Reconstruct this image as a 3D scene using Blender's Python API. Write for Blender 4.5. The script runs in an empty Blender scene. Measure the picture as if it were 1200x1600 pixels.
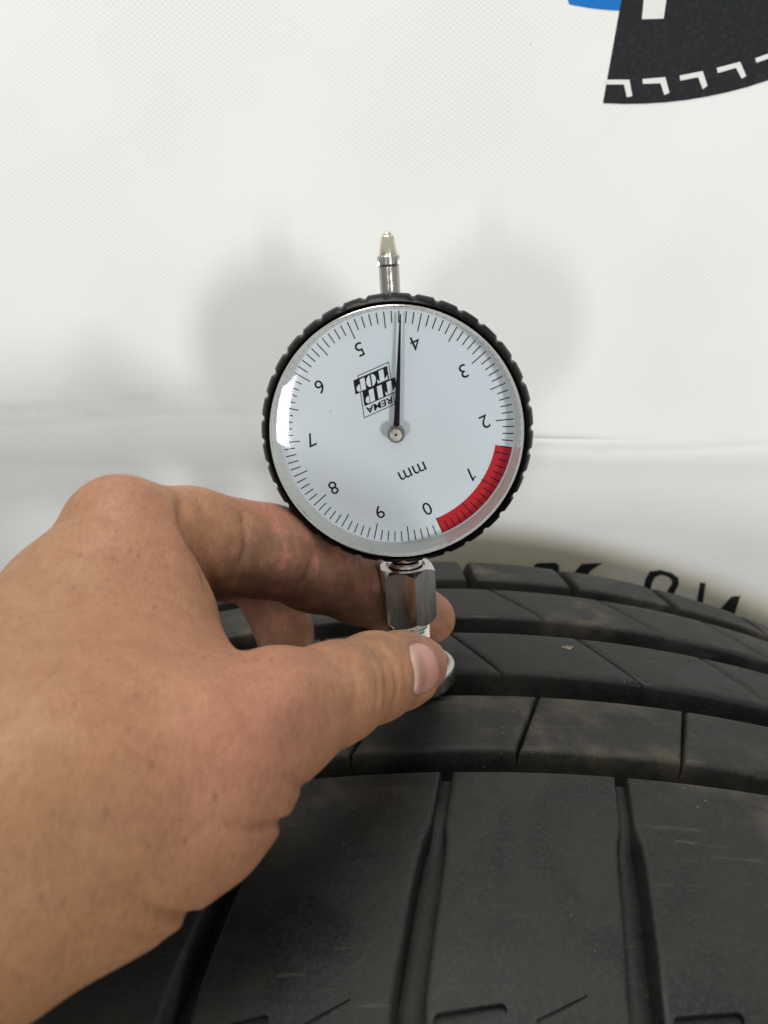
import bpy, bmesh, math, random
import numpy as np
from mathutils import Vector, Matrix
from mathutils.bvhtree import BVHTree

random.seed(7)
rng = np.random.default_rng(7)
S = bpy.context.scene
COL = S.collection
RAD = math.radians

# ----------------------------------------------------------------------------
# frame of measure: millimetres, x right, y away from the photographer,
# z up from the crown of the tyre tread; M() turns that into metres
# ----------------------------------------------------------------------------
TYRE_R = 316.0
CROWN = 2 * TYRE_R
CAM_H = 92.6
TX = 18.4
FOLD_Z = 37.0
WALL_Y = 274.0
PITCH = RAD(17.4)
FPX = 1155.0
def M(p): return Vector((p[0] * .001, p[1] * .001, (p[2] + CROWN) * .001))

# ---------------------------------------------------------------- camera
cam = bpy.data.cameras.new('camera')
cam.sensor_fit = 'HORIZONTAL'; cam.sensor_width = 36.0
cam.lens = 36.0 * FPX / 1200.0
cam.clip_start = .005; cam.clip_end = 20
cam.dof.use_dof = True; cam.dof.focus_distance = .160; cam.dof.aperture_fstop = 30
camo = bpy.data.objects.new('camera', cam); COL.objects.link(camo)
camo.location = M((0, 0, CAM_H)); camo.rotation_euler = (math.pi / 2 - PITCH, 0, 0)
S.camera = camo

# ---------------------------------------------------------------- light
w = bpy.data.worlds.new('World'); S.world = w; w.use_nodes = True
bg = w.node_tree.nodes['Background']
bg.inputs[0].default_value = (.93, .98, 1.0, 1); bg.inputs[1].default_value = 1.0
# a pale ceiling and walls above, a dark workshop floor below
_t = w.node_tree; _c = _t.nodes.new('ShaderNodeTexCoord'); _s = _t.nodes.new('ShaderNodeSeparateXYZ'); _m = _t.nodes.new('ShaderNodeMapRange')
_x = _t.nodes.new('ShaderNodeMix'); _x.data_type = 'RGBA'; _m.interpolation_type = 'SMOOTHSTEP'
_m.inputs[1].default_value = -.45; _m.inputs[2].default_value = .35
_x.inputs[6].default_value = (.13, .125, .12, 1); _x.inputs[7].default_value = (.555, .58, .585, 1)
_t.links.new(_c.outputs['Generated'], _s.inputs[0]); _t.links.new(_s.outputs[2], _m.inputs[0]); _t.links.new(_m.outputs[0], _x.inputs[0]); _t.links.new(_x.outputs[2], bg.inputs[0])

def area(name, loc, target, sx, sy, power, col):
    l = bpy.data.lights.new(name, 'AREA'); l.shape = 'RECTANGLE'; l.size = sx; l.size_y = sy
    l.energy = power; l.color = col
    o = bpy.data.objects.new(name, l); COL.objects.link(o)
    o.location = M(loc)
    o.rotation_euler = (M(target) - M(loc)).to_track_quat('-Z', 'Y').to_euler()
    return o
area('doorway_light_right', (520, -1350, -30), (0, 165, 60), .15, .24, 8.6, (1, .985, .95))
area('doorway_light_left', (-470, -1330, -115), (0, 165, 60), .12, .20, 4.4, (1, .985, .95))
area('ceiling_light', (-150, 60, 1000), (0, 170, 0), .8, .4, 9.0, (1, .97, .92))

S.cycles.max_bounces = 6; S.cycles.diffuse_bounces = 3; S.cycles.glossy_bounces = 3; S.cycles.transparent_max_bounces = 8
S.cycles.caustics_reflective = False; S.cycles.caustics_refractive = False; S.cycles.sample_clamp_indirect = 4
vs = S.view_settings
vs.view_transform = 'Standard'; vs.look = 'None'; vs.exposure = 0; vs.gamma = 1
try: vs.use_curve_mapping = False
except Exception: pass

# ---------------------------------------------------------------- helpers
def ray(u, v):
    """direction through a point of the photograph (1200 x 1600)"""
    t = (800 - v) / FPX; a = (u - 600) / FPX
    c, s = math.cos(PITCH), math.sin(PITCH)
    return np.array([a, c + s * t, -s + c * t])
CAM = np.array([0, 0, CAM_H])
def at_y(u, v, y):
    d = ray(u, v); return CAM + d * (y / d[1])
def on_plane(u, v, p0, n):
    d = ray(u, v); k = np.dot(np.asarray(p0) - CAM, n) / np.dot(d, n); return CAM + d * k
def cam2mm(p):
    """camera frame (right, up, depth) -> mm frame"""
    p = np.asarray(p); c, s = math.cos(PITCH), math.sin(PITCH)
    return np.stack([p[..., 0], p[..., 2] * c + p[..., 1] * s, CAM_H - p[..., 2] * s + p[..., 1] * c], -1)

def mesh(name, verts, faces, mat=None, parent=None, smooth=None, link=True):
    """verts in metres in the parent's frame"""
    me = bpy.data.meshes.new(name)
    me.from_pydata([tuple(map(float, v)) for v in verts], [], [tuple(map(int, f)) for f in faces])
    me.validate(); me.update()
    if smooth is not None:
        me.polygons.foreach_set('use_smooth', [True] * len(me.polygons))
        if smooth < 180: me.set_sharp_from_angle(angle=RAD(smooth))
    if mat: me.materials.append(mat)
    if not link: return me
    o = bpy.data.objects.new(name, me); COL.objects.link(o)
    if parent: o.parent = parent
    return o
def fix_normals(me):
    bm = bmesh.new(); bm.from_mesh(me); bmesh.ops.recalc_face_normals(bm, faces=bm.faces); bm.to_mesh(me); bm.free()
def empty(name, loc, label, cat):
    o = bpy.data.objects.new(name, None); COL.objects.link(o); o.location = loc
    o.empty_display_size = .01; o['label'] = label; o['category'] = cat
    return o

# node helpers ---------------------------------------------------------------
class NT:
    def __init__(s, name):
        s.m = bpy.data.materials.new(name); s.m.use_nodes = True
        s.t = s.m.node_tree; s.b = s.t.nodes['Principled BSDF']; s.out = s.t.nodes['Material Output']
    def n(s, typ, ins={}, **kw):
        nd = s.t.nodes.new(typ)
        for k, v in kw.items(): setattr(nd, k, v)
        for k, v in ins.items(): s.set(nd.inputs[k], v)
        return nd
    def set(s, sock, v):
        if isinstance(v, bpy.types.NodeSocket): s.t.links.new(v, sock)
        else: sock.default_value = v
    def p(s, **kw):
        for k, v in kw.items(): s.set(s.b.inputs[k.replace('_', ' ')], v)
    def co(s): return s.n('ShaderNodeTexCoord').outputs['Object']
    def noise(s, scale, detail=3, rough=.55, vec=None, dist=0):
        return s.n('ShaderNodeTexNoise', {'Vector': vec or s.co(), 'Scale': scale, 'Detail': detail, 'Roughness': rough, 'Distortion': dist}).outputs['Fac']
    def ramp(s, fac, a, b, ca=0., cb=1.):
        return s.n('ShaderNodeMapRange', {'Value': fac, 'From Min': a, 'From Max': b, 'To Min': ca, 'To Max': cb}, interpolation_type='SMOOTHSTEP').outputs[0]
    def mix(s, fac, a, b, mode='MIX'):
        nd = s.n('ShaderNodeMix', data_type='RGBA', blend_type=mode)
        s.set(nd.inputs[0], fac); s.set(nd.inputs[6], a); s.set(nd.inputs[7], b)
        return nd.outputs[2]
    def math(s, op, a, b=0.):
        nd = s.n('ShaderNodeMath', operation=op); s.set(nd.inputs[0], a); s.set(nd.inputs[1], b); return nd.outputs[0]
    def bump(s, h, strength, dist, prev=None):
        nd = s.n('ShaderNodeBump', {'Height': h, 'Strength': strength, 'Distance': dist})
        if prev: s.set(nd.inputs['Normal'], prev)
        return nd.outputs[0]
def C(r, g, b): return (r, g, b, 1)

def plain(name, col, rough=.5, metal=0., spec=.5):
    k = NT(name); k.p(Base_Color=C(*col), Roughness=rough, Metallic=metal, Specular_IOR_Level=spec); return k.m
def metal(name, col, rough, scratch=0., stretch=(1, 1, 1)):
    k = NT(name)
    mp = k.n('ShaderNodeMapping', {'Vector': k.co(), 'Scale': stretch}).outputs[0]
    f = k.noise(900, 4, .6, mp)
    g = k.noise(160, 3, .6)
    k.p(Metallic=1., Base_Color=k.mix(k.ramp(g, .35, .7), C(*col), C(*[c * .93 for c in col])),
        Roughness=k.ramp(f, .3, .75, rough * .7, rough * 1.5))
    if scratch: k.p(Normal=k.bump(f, scratch, .00006))
    return k.m

def m_rubber():
    k = NT('rubber')
    geo = k.n('ShaderNodeNewGeometry').outputs['Position']
    yy = k.n('ShaderNodeSeparateXYZ', {'Vector': geo}).outputs[1]
    a = k.noise(26, 5, .65, geo, 1.2); b = k.noise(85, 4, .65, geo); c = k.noise(1500, 2, .6, geo)
    base = k.mix(k.ramp(a, .35, .68), C(.0080, .0080, .0077), C(.0225, .022, .0202))
    # dried dust: thin film in patches, more on the ribs away from the edge
    e = k.noise(13, 4, .6, geo, .6)
    dust = k.math('MULTIPLY', k.ramp(b, .40, .66), k.ramp(e, .46, .60))
    dust = k.math('MULTIPLY', dust, k.ramp(yy, .12, .18, .6, 1))
    base = k.mix(k.math('MULTIPLY', dust, .8), base, C(.095, .080, .050))
    # soil left along the outer edge of the shoulder
    soil = k.math('MULTIPLY', k.ramp(yy, .0785, .073, 0, 1), k.ramp(k.noise(60, 4, .6, geo), .40, .62))
    base = k.mix(k.math('MULTIPLY', soil, .6), base, C(.055, .040, .022))
    # pale scratches and scuffs
    mp = k.n('ShaderNodeMapping', {'Vector': geo, 'Rotation': (0, 0, RAD(38)), 'Scale': (60, 900, 300)}).outputs[0]
    sc = k.math('MULTIPLY', k.ramp(k.noise(1, 2, .5, mp), .62, .70), k.ramp(k.noise(45, 2, .5, geo), .50, .62))
    base = k.mix(k.math('MULTIPLY', sc, .28), base, C(.12, .115, .10))
    # grit
    sp = k.n('ShaderNodeTexVoronoi', {'Vector': geo, 'Scale': 420.}).outputs['Distance']
    gr = k.math('MULTIPLY', k.ramp(sp, .05, .12, 1, 0), k.ramp(k.noise(55, 3, .6, geo), .54, .66))
    base = k.mix(k.math('MULTIPLY', gr, .7), base, C(.20, .18, .14))
    base = k.mix(k.ramp(c, .42, .70, 0, .55), base, C(.029, .0283, .0262))
    k.p(Base_Color=base, Roughness=k.ramp(a, .3, .7, .46, .74), Specular_IOR_Level=.27)
    n1 = k.bump(b, .35, .0006); n2 = k.bump(c, .5, .00014, n1)
    k.p(Normal=n2)
    return k.m
def m_banner():
    k = NT('banner_vinyl')
    geo = k.n('ShaderNodeNewGeometry').outputs['Position']
    sep = k.n('ShaderNodeSeparateXYZ', {'Vector': geo})
    x, z = sep.outputs[0], sep.outputs[2]
    # woven backing shows through as a fine grid
    wx = k.math('SINE', k.math('MULTIPLY', x, 2 * math.pi / .0022)); wz = k.math('SINE', k.math('MULTIPLY', z, 2 * math.pi / .0016))
    weave = k.math('MULTIPLY', wx, wz)
    soft = k.noise(14, 3, .5, geo); grain = k.noise(700, 3, .6, geo)
    base = k.mix(k.ramp(soft, .3, .75), C(.87, .87, .85), C(.82, .82, .80))
    st = k.n('ShaderNodeMapping', {'Vector': geo, 'Scale': (1, 1, 3.5)}).outputs[0]
    sm = k.noise(16, 5, .62, st); sp = k.noise(330, 3, .6, geo)
    # patchy brownish-grey band just above the fold, left side
    zc = (CROWN + 45) * .001
    band = k.math('MULTIPLY', k.ramp(k.math('ABSOLUTE', k.math('SUBTRACT', z, zc)), .002, .013, 1, 0), k.ramp(x, -.035, -.09, 0, 1))
    band_mix = k.math('MULTIPLY', band, k.ramp(sm, .36, .62))
    band_mix = k.math('MULTIPLY', band_mix, k.ramp(sp, .3, .6, .5, 1))
    base = k.mix(k.math('MULTIPLY', band_mix, .42), base, C(.42, .40, .35))
    sm2 = k.math('MULTIPLY', k.ramp(sm, .55, .75), k.ramp(z, zc - .004, zc + .0, 1, 0))
    base = k.mix(k.math('MULTIPLY', sm2, .22), base, C(.45, .45, .43))
    # brown band round the tyre: its contact shadow painted in, with rubber grime
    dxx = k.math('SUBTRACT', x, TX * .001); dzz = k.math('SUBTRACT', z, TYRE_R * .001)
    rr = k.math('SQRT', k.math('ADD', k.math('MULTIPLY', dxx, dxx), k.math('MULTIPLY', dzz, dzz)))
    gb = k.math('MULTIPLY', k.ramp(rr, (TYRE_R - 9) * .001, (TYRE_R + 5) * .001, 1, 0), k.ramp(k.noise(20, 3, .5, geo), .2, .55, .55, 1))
    # shadow line of the fold painted into the colour, right of the gauge
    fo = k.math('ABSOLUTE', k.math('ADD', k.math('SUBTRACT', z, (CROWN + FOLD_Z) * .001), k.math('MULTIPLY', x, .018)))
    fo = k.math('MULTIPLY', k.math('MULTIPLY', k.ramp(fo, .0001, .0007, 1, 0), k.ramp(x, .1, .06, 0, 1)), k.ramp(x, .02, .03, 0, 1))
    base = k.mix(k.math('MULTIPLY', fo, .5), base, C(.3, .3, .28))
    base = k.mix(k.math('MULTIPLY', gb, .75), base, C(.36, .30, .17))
    # stray specks and fibres
    vo = k.n('ShaderNodeTexVoronoi', {'Vector': geo, 'Scale': 42.}).outputs['Distance']
    base = k.mix(k.math('MULTIPLY', k.ramp(vo, .012, .028, 1, 0), .5), base, C(.2, .19, .17))
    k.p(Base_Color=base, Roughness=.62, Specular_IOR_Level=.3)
    n1 = k.bump(k.math('MULTIPLY', weave, k.ramp(soft, .3, .7, .3, 1)), 0.2, .00012); n2 = k.bump(grain, .22, .00008, n1)
    k.p(Normal=n2)
    return k.m
def m_print(name, col, speck=.25):
    k = NT(name); geo = k.n('ShaderNodeNewGeometry').outputs['Position']
    g = k.noise(850, 3, .7, geo)
    k.p(Base_Color=k.mix(k.ramp(g, .45, .75), C(*col), C(*[min(1, c + speck * (.05 + c * .5)) for c in col])), Roughness=.6, Specular_IOR_Level=.2,
        Normal=k.bump(g, .25, .0001))
    return k.m
def m_skin():
    k = NT('skin')
    geo = k.n('ShaderNodeNewGeometry').outputs['Position']
    at = k.n('ShaderNodeAttribute', attribute_name='tone')
    red = k.n('ShaderNodeSeparateColor', {'Color': at.outputs['Color']})
    r, g_, b_ = red.outputs
    a = k.noise(55, 4, .55, geo); b = k.noise(260, 4, .6, geo); c = k.noise(18, 2, .5, geo)
    base = k.mix(k.ramp(a, .3, .7), C(.36, .182, .090), C(.31, .153, .075))
    base = k.mix(k.ramp(c, .35, .65, 0, .35), base, C(.36, .164, .094))
    base = k.mix(k.math('MULTIPLY', r, .8), base, C(.41, .168, .118))      # pinker flesh
    base = k.mix(k.math('MULTIPLY', g_, .55), base, C(.29, .158, .060))     # sallow, tanned
    base = k.mix(k.math('MULTIPLY', k.math('MULTIPLY', b_, k.ramp(b, .28, .66)), .75), base, C(.13, .085, .06))   # workshop grime
    # roots of fine hairs: short dark strokes lying the same way
    st = k.n('ShaderNodeMapping', {'Vector': geo, 'Rotation': (0, RAD(20), 0), 'Scale': (1, .55, .40)}).outputs[0]
    vo = k.n('ShaderNodeTexVoronoi', {'Vector': st, 'Scale': 560., 'Randomness': 1.}).outputs['Distance']
    sel = k.ramp(k.noise(240, 2, .5, geo), .50, .60)
    hair = k.math('MULTIPLY', k.math('MULTIPLY', k.ramp(vo, .08, .26, 1, 0), sel), k.ramp(at.outputs['Alpha'], 0, 1))
    base = k.mix(k.math('MULTIPLY', hair, .62), base, C(.17, .070, .035))
    base = k.mix(k.ramp(b, .35, .75, 0, .42), base, C(.23, .10, .055))
    fine = k.noise(1500, 3, .6, st)
    base = k.mix(k.ramp(fine, .38, .70, 0, .42), base, C(.215, .098, .050))
    spots = k.ramp(k.n('ShaderNodeTexVoronoi', {'Vector': geo, 'Scale': 75., 'Randomness': 1.}).outputs['Distance'], .035, .085, 1, 0)
    base = k.mix(k.math('MULTIPLY', spots, .35), base, C(.30, .085, .06))
    lines = k.n('ShaderNodeTexVoronoi', {'Vector': st, 'Scale': 2000.}, feature='DISTANCE_TO_EDGE').outputs['Distance']
    k.p(Base_Color=base, Roughness=k.ramp(b, .3, .7, .46, .62), Specular_IOR_Level=.36,
        Subsurface_Weight=.18, Subsurface_Radius=(1.0, .36, .2), Subsurface_Scale=.0012)
    n1 = k.bump(b, .18, .0005)
    n2 = k.bump(k.ramp(lines, 0, .16), .34, .00010, n1)
    n3 = k.bump(fine, .36, .00016, n2)
    k.p(Normal=n3)
    return k.m
def m_nail():
    k = NT('fingernail'); geo = k.n('ShaderNodeNewGeometry').outputs['Position']
    at = k.n('ShaderNodeAttribute', attribute_name='tone')
    sep = k.n('ShaderNodeSeparateColor', {'Color': at.outputs['Color']}).outputs
    b = k.noise(300, 3, .6, geo)
    base = k.mix(k.ramp(b, .3, .7, 0, .5), C(.44, .215, .175), C(.39, .175, .145))
    base = k.mix(k.math('MULTIPLY', sep[0], .75), base, C(.50, .33, .28))
    base = k.mix(k.math('MULTIPLY', sep[1], .7), base, C(.36, .27, .19))
    k.p(Base_Color=base, Roughness=.44, Specular_IOR_Level=.35, Subsurface_Weight=.15, Subsurface_Scale=.001, Subsurface_Radius=(1, .4, .3))
    return k.m
def m_dial():
    k = NT('dial_enamel'); b = k.noise(45, 3, .5)
    sp = k.n('ShaderNodeTexVoronoi', {'Vector': k.co(), 'Scale': 120.}).outputs['Distance']
    base = k.mix(k.ramp(b, .3, .7), C(.74, .805, .87), C(.71, .775, .84))
    base = k.mix(k.math('MULTIPLY', k.ramp(sp, .02, .04, 1, 0), .35), base, C(.2, .2, .2))
    k.p(Base_Color=base, Roughness=.4, Specular_IOR_Level=.3); return k.m
def m_glass():
    k = NT('clear_crystal'); k.t.nodes.remove(k.b)
    fr = k.n('ShaderNodeFresnel', {'IOR': 1.30}).outputs[0]
    tr = k.n('ShaderNodeBsdfTransparent', {'Color': C(.97, .985, .985)}).outputs[0]
    smu = k.noise(90, 4, .6)
    gl = k.n('ShaderNodeBsdfGlossy', {'Color': C(1, 1, 1), 'Roughness': k.ramp(smu, .4, .75, .02, .10)}).outputs[0]
    mx = k.n('ShaderNodeMixShader', {0: fr, 1: tr, 2: gl}).outputs[0]
    k.t.links.new(mx, k.out.inputs[0]); return k.m

RUB = m_rubber(); BAN = m_banner(); SKIN = m_skin(); NAIL = m_nail(); DIAL = m_dial(); GLASS = m_glass()
INK = plain('black_ink', (.006, .006, .008), .6, 0., .1)
WHITEINK = plain('white_ink', (.73, .79, .86), .5)
REDINK = plain('red_ink', (.55, .016, .03), .5, 0., .1)
BLACKPL = NT('black_plastic'); BLACKPL.p(Base_Color=C(.0025, .0025, .003), Roughness=.26, Specular_IOR_Level=.13); BLACKPL = BLACKPL.m
CHROME = metal('polished_nickel', (.78, .75, .68), .13)
BRUSH = metal('brushed_steel', (.60, .585, .55), .22, .10, (1, 1, .12))
SLEEVE = metal('dark_nickel', (.46, .44, .40), .17)
BRASS = metal('nickel_brass', (.76, .69, .52), .14)
HUBM = metal('dull_steel', (.30, .28, .25), .3)
CREAM = plain('cream_ring', (.92, .90, .83), .3)
NEEDLE = plain('needle_black', (.005, .004, .006), .4, 0., .15)
DARKPRINT = m_print('black_vinyl_print', (.010, .012, .014), .28)
BLUEPRINT = m_print('blue_vinyl_print', (.004, .17, .54), .06)
WHITEPRINT = plain('white_vinyl_print', (.78, .78, .76), .6)

# =============================================================================
# BANNER behind the tyre (with a fold; below it the sheet falls back a little)
# =============================================================================
def wall_y(x, z):
    """sheet surface: slight swell, a crease line and the lower part falling back"""
    y = WALL_Y + 1.6 * math.sin(x * .013 + 1) * math.sin(z * .012 + .4)
    fz = FOLD_Z - .018 * x
    if z < fz: q = fz - z; y += (.05 + .07 * min(1., max(0., x / 40.))) * q * min(1., q / 14.)
    y += .16 * math.exp(-((z - fz) / 1.0) ** 2) * (min(1, max(0, (x - 5) / 25)) * min(1, max(0, (105 - x) / 40)))
    y += .06 * math.exp(-((z - (46 + .03 * x + 1.3 * math.sin(x * .06))) / 1.8) ** 2) * min(1, max(0, (-x - 20) / 30))
    y += .14 * math.exp(-((z - (30 + .02 * x + 1.0 * math.sin(x * .045))) / 2.0) ** 2) * min(1, max(0, (x - 25) / 30))
    return y
xs = np.concatenate([np.linspace(-700, -170, 14), np.linspace(-160, 160, 49), np.linspace(170, 700, 14)])
zs = np.concatenate([np.linspace(-400, -30, 16), np.linspace(-25, 24, 14), np.linspace(25, 52, 50), np.linspace(54, 190, 29), np.linspace(200, 600, 14)])
V = []; F = []
for z in zs:
    for x in xs: V.append(M((x, wall_y(x, z), z)))
nx = len(xs)
for j in range(len(zs) - 1):
    for i in range(nx - 1): F.append((j * nx + i, j * nx + i + 1, (j + 1) * nx + i + 1, (j + 1) * nx + i))
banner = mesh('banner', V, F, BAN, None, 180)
banner['label'] = 'white woven vinyl banner with black and blue print hanging behind the tyre'
banner['category'] = 'banner'

def decal(name, pix, mat, lift, label=None, dense=0):
    """flat print on the banner; outline given where it stands on the sheet"""
    pts = []
    for u, v in pix:
        p = at_y(u, v, WALL_Y)
        for _ in range(4): p = at_y(u, v, wall_y(p[0], p[2]) - lift)
        pts.append(M(p))
    bm = bmesh.new()
    vsx = [bm.verts.new(p) for p in pts]
    bm.faces.new(vsx); bmesh.ops.triangulate(bm, faces=bm.faces)
    me = bpy.data.meshes.new(name); bm.to_mesh(me); bm.free(); me.materials.append(mat)
    o = bpy.data.objects.new(name, me); COL.objects.link(o); o.parent = banner
    if label: o['label'] = label
    return o
# round emblem, cut by the frame: dark ring sector with a blue field beside it
def arc(cx, cy, r, a0, a1, n): return [(cx + r * math.cos(a0 + (a1 - a0) * i / n), cy + r * math.sin(a0 + (a1 - a0) * i / n)) for i in range(n + 1)]
ec, er = (982, -500), 662.5        # emblem centre and radius, as seen
a_l = math.atan2(161.5 - ec[1], 942 - ec[0])
outer = arc(ec[0], ec[1], er, a_l, RAD(20), 26)
decal('emblem_field', outer + [(1400, -330), (1030, -330)], DARKPRINT, .10)
decal('emblem_blue_arc', arc(984, -420, 437, RAD(102.5), RAD(92.0), 8)[:-1] + [(970.5, 16.5), (1012, -200), (930, -210), (878, -30)], BLUEPRINT, .08)
decal('emblem_stroke', [(1003, 30), (1037, 29), (1047, -40), (1010, -45)], WHITEPRINT, .2)
for (a, b, c, d, e, f_) in [
        ((946.5, 124.5), (983.5, 124.5), (988, 150), (979.5, 152), (975, 132), (947, 132)),
        ((1004, 123.5), (1039.5, 120.5), (1046, 145), (1038, 148.5), (1032, 130), (1004.5, 131)),
        ((1062, 118), (1098, 111), (1105.5, 134), (1098, 139.5), (1091, 120.5), (1063, 126)),
        ((1120, 106), (1156.5, 96.5), (1166, 118.5), (1159, 123), (1150, 106), (1121.5, 114)),
        ((1180, 91), (1217, 78), (1228, 100), (1221, 104), (1211, 88), (1182, 98))]:
    decal('emblem_chevron', [a, b, c, d, e, f_], WHITEPRINT, .2)
# tops of the lettering that shows above the tyre
decal('letter_stroke', [(834, 884), (838, 880), (868, 879), (874, 884), (872, 905), (834, 905)], DARKPRINT, .12)
decal('letter_stroke', [(893, 899), (909, 881), (942, 879.5), (925, 890), (915, 901), (920, 925), (896, 925)], DARKPRINT, .12)
R_out = [(1003, 940), (1008, 906), (1015, 893), (1032, 890.5), (1050, 895.5), (1060, 903), (1061, 912), (1055, 924), (1048, 940)]
R_in = [(1013, 940), (1019, 910), (1023, 902), (1033, 898), (1045, 902), (1050, 907), (1050, 912), (1044, 921), (1037, 940)]
V = []; F = []
for i, (a, b) in enumerate(zip(R_out, R_in)):
    for (u, v) in (a, b):
        p = at_y(u, v, WALL_Y)
        for _ in range(4): p = at_y(u, v, wall_y(p[0], p[2]) - .12)
        V.append(M(p))
    if i: F.append((2 * i - 2, 2 * i - 1, 2 * i + 1, 2 * i))
mesh('letter_bow', V, F, DARKPRINT, banner)
decal('letter_stroke', [(1086, 955), (1094, 910), (1103, 911), (1096, 956)], DARKPRINT, .12)
decal('letter_stroke', [(1122, 955), (1143, 932), (1157, 931), (1140, 948), (1140, 985), (1128, 985)], DARKPRINT, .12)

# =============================================================================
# TYRE: axle along y; tread blocks are pieces on a carcass
# =============================================================================
TYC = 170.0
PITCH_A = 360.0 / 56
def tread_r(y):
    r = TYRE_R - (y - 173.) ** 2 / 1400.
    if y > 246: r -= (y - 246) ** 2 / 44.
    if y < 90: r -= (90 - y) ** 2 / 60.
    return r
tyre = empty('tyre', M((TX, TYC, -CROWN)), 'black rubber car tyre with grooved tread blocks standing in front of the banner', 'tyre')
DEPTH = 7.6
# carcass: lathe of a closed profile (y, r)
prof = []
for y in np.linspace(70, 262, 49):
    prof.append((y, tread_r(y) - DEPTH - 1.0))
prof += [(267, 296), (270.5, 284), (272, 268), (270, 250), (262, 230), (250, 214), (244, 206), (238, 205), (240, 222), (250, 244), (254, 268), (246, 290), (225, 299),
         (170, 302), (112, 299), (86, 290), (78, 268), (82, 244), (92, 222), (94, 205), (88, 206), (80, 214), (68, 230), (59, 250), (57, 268), (60, 285), (64, 296)]
NA = 224
V = []; F = []
for a in range(NA):
    t = 2 * math.pi * a / NA
    for (y, r) in prof: V.append(((r * math.sin(t)) * .001, (y - TYC) * .001, (TYRE_R + r * math.cos(t)) * .001))
npf = len(prof)
for a in range(NA):
    for i in range(npf):
        j = (i + 1) % npf; b = (a + 1) % NA
        F.append((a * npf + i, b * npf + i, b * npf + j, a * npf + j))
car = mesh('carcass', V, F, RUB, tyre, 40); fix_normals(car.data)

def block_mesh(name, y0, y1, fl, fr, bev=.9, ny=7, nxx=8, extra_y=(), seed=0):
    """a tread block between angles fl(y)..fr(y) (degrees) and y0..y1, rounded on its edges"""
    def P(s, y, drop):
        # s = distance 0..1 across, edges measured in mm inset
        return (s, y, drop)
    # rings: inset, drop
    rings = [(bev * 1.6, 0.), (bev * .95, .04 * bev), (bev * .45, .22 * bev), (bev * .12, .6 * bev), (0., 1.1 * bev), (-.25, 4.), (-.55, DEPTH + 2.2)]
    Vv = []; Ff = []
    def pt(a, y, drop):
        r = tread_r(y) - drop; t = RAD(a)
        return (r * math.sin(t) * .001, (y - TYC) * .001, r * math.cos(t) * .001)
    ins = rings[0][0]
    ys = np.linspace(y0 + ins, y1 - ins, ny)
    ys = np.array(sorted(set(np.concatenate([ys, [e for e in extra_y]]).round(3))))
    fx = np.linspace(0, 1, nxx)
    ny_ = len(ys)
    def ang(y, s, inset):
        d = math.degrees(inset / TYRE_R); a, b = fl(y) + d, fr(y) - d
        return a + (b - a) * s
    for y in ys:
        for s in fx: Vv.append(pt(ang(y, s, ins), y, 0.))
    for j in range(ny_ - 1):
        for i in range(nxx - 1): Ff.append((j * nxx + i, j * nxx + i + 1, (j + 1) * nxx + i + 1, (j + 1) * nxx + i))
    # border loop
    loop = [(0, i) for i in range(nxx)] + [(j, nxx - 1) for j in range(1, ny_)] + [(ny_ - 1, i) for i in range(nxx - 2, -1, -1)] + [(j, 0) for j in range(ny_ - 2, 0, -1)]
    prev = [j * nxx + i for j, i in loop]
    for (rin, dr) in rings[1:]:
        cur = []
        for (j, i) in loop:
            y = ys[j]
            if j == 0: y = y0 + rin
            if j == ny_ - 1: y = y1 - rin
            a = ang(min(max(y, y0), y1), fx[i], rin)
            cur.append(len(Vv)); Vv.append(pt(a, y, dr))
        for k in range(len(loop)):
            n = (k + 1) % len(loop)
            Ff.append((prev[k], cur[k], cur[n], prev[n]))
        prev = cur
    me = mesh(name, Vv, Ff, RUB, None, 62, link=False); fix_normals(me)
    return me
def lin(ya, fa, yb, fb): return lambda y: fa + (fb - fa) * (y - ya) / (yb - ya)
def row(name, y0, y1, mid, half_l, k0, k1, **kw):
    """blocks of one rib; mid(y): angle of the dividing cut, half_l(y): half its width in mm"""
    hw = lambda y: math.degrees(half_l(y) / TYRE_R)
    me = block_mesh(name, y0, y1, lambda y: mid(y) + hw(y), lambda y: mid(y) + PITCH_A - hw(y), **kw)
    out = []
    for k in range(k0 - 3, k1 + 4):
        o = bpy.data.objects.new(name, me); COL.objects.link(o); o.parent = tyre
        o.location = (0, 0, TYRE_R * .001); o.rotation_euler = (0, RAD(PITCH_A * k), 0)
        out.append(o)
    return out
def pw(pts):
    X = [p[0] for p in pts]; Y = [p[1] for p in pts]
    return lambda y: float(np.interp(y, X, Y))
sh_mid = pw([(60, -3.3), (82, -2.75), (108, -1.75), (126, -1.05)])
sh_half = pw([(60, 2.5), (104, 2.35), (109, 2.1), (113, 1.25), (127, 1.2)])
shoulder = row('shoulder_block', 66, 126.6, sh_mid, sh_half, -4, 3, bev=.8, ny=9, nxx=9, extra_y=(104, 107, 109, 111, 113, 116, 86, 82, 78, 74, 71))
row('tread_block', 133.2, 153.6, lin(127, 1.3, 153.4, 3.25), lambda y: .34, -4, 3, bev=1.3)
row('tread_block', 163.4, 185.7, lin(163.4, 2.05, 185.8, -.1), lambda y: .30, -3, 4, bev=1.3)
row('tread_block', 195.9, 219.6, lin(195.6, 5.4, 215.5, 3.2), lambda y: .30, -4, 3, bev=1.3)
row('shoulder_block', 228.5, 262, lin(220, 2.0, 240, 1.95), lambda y: 1.7, -4, 4, bev=1.1, extra_y=(250, 254, 257))

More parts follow.
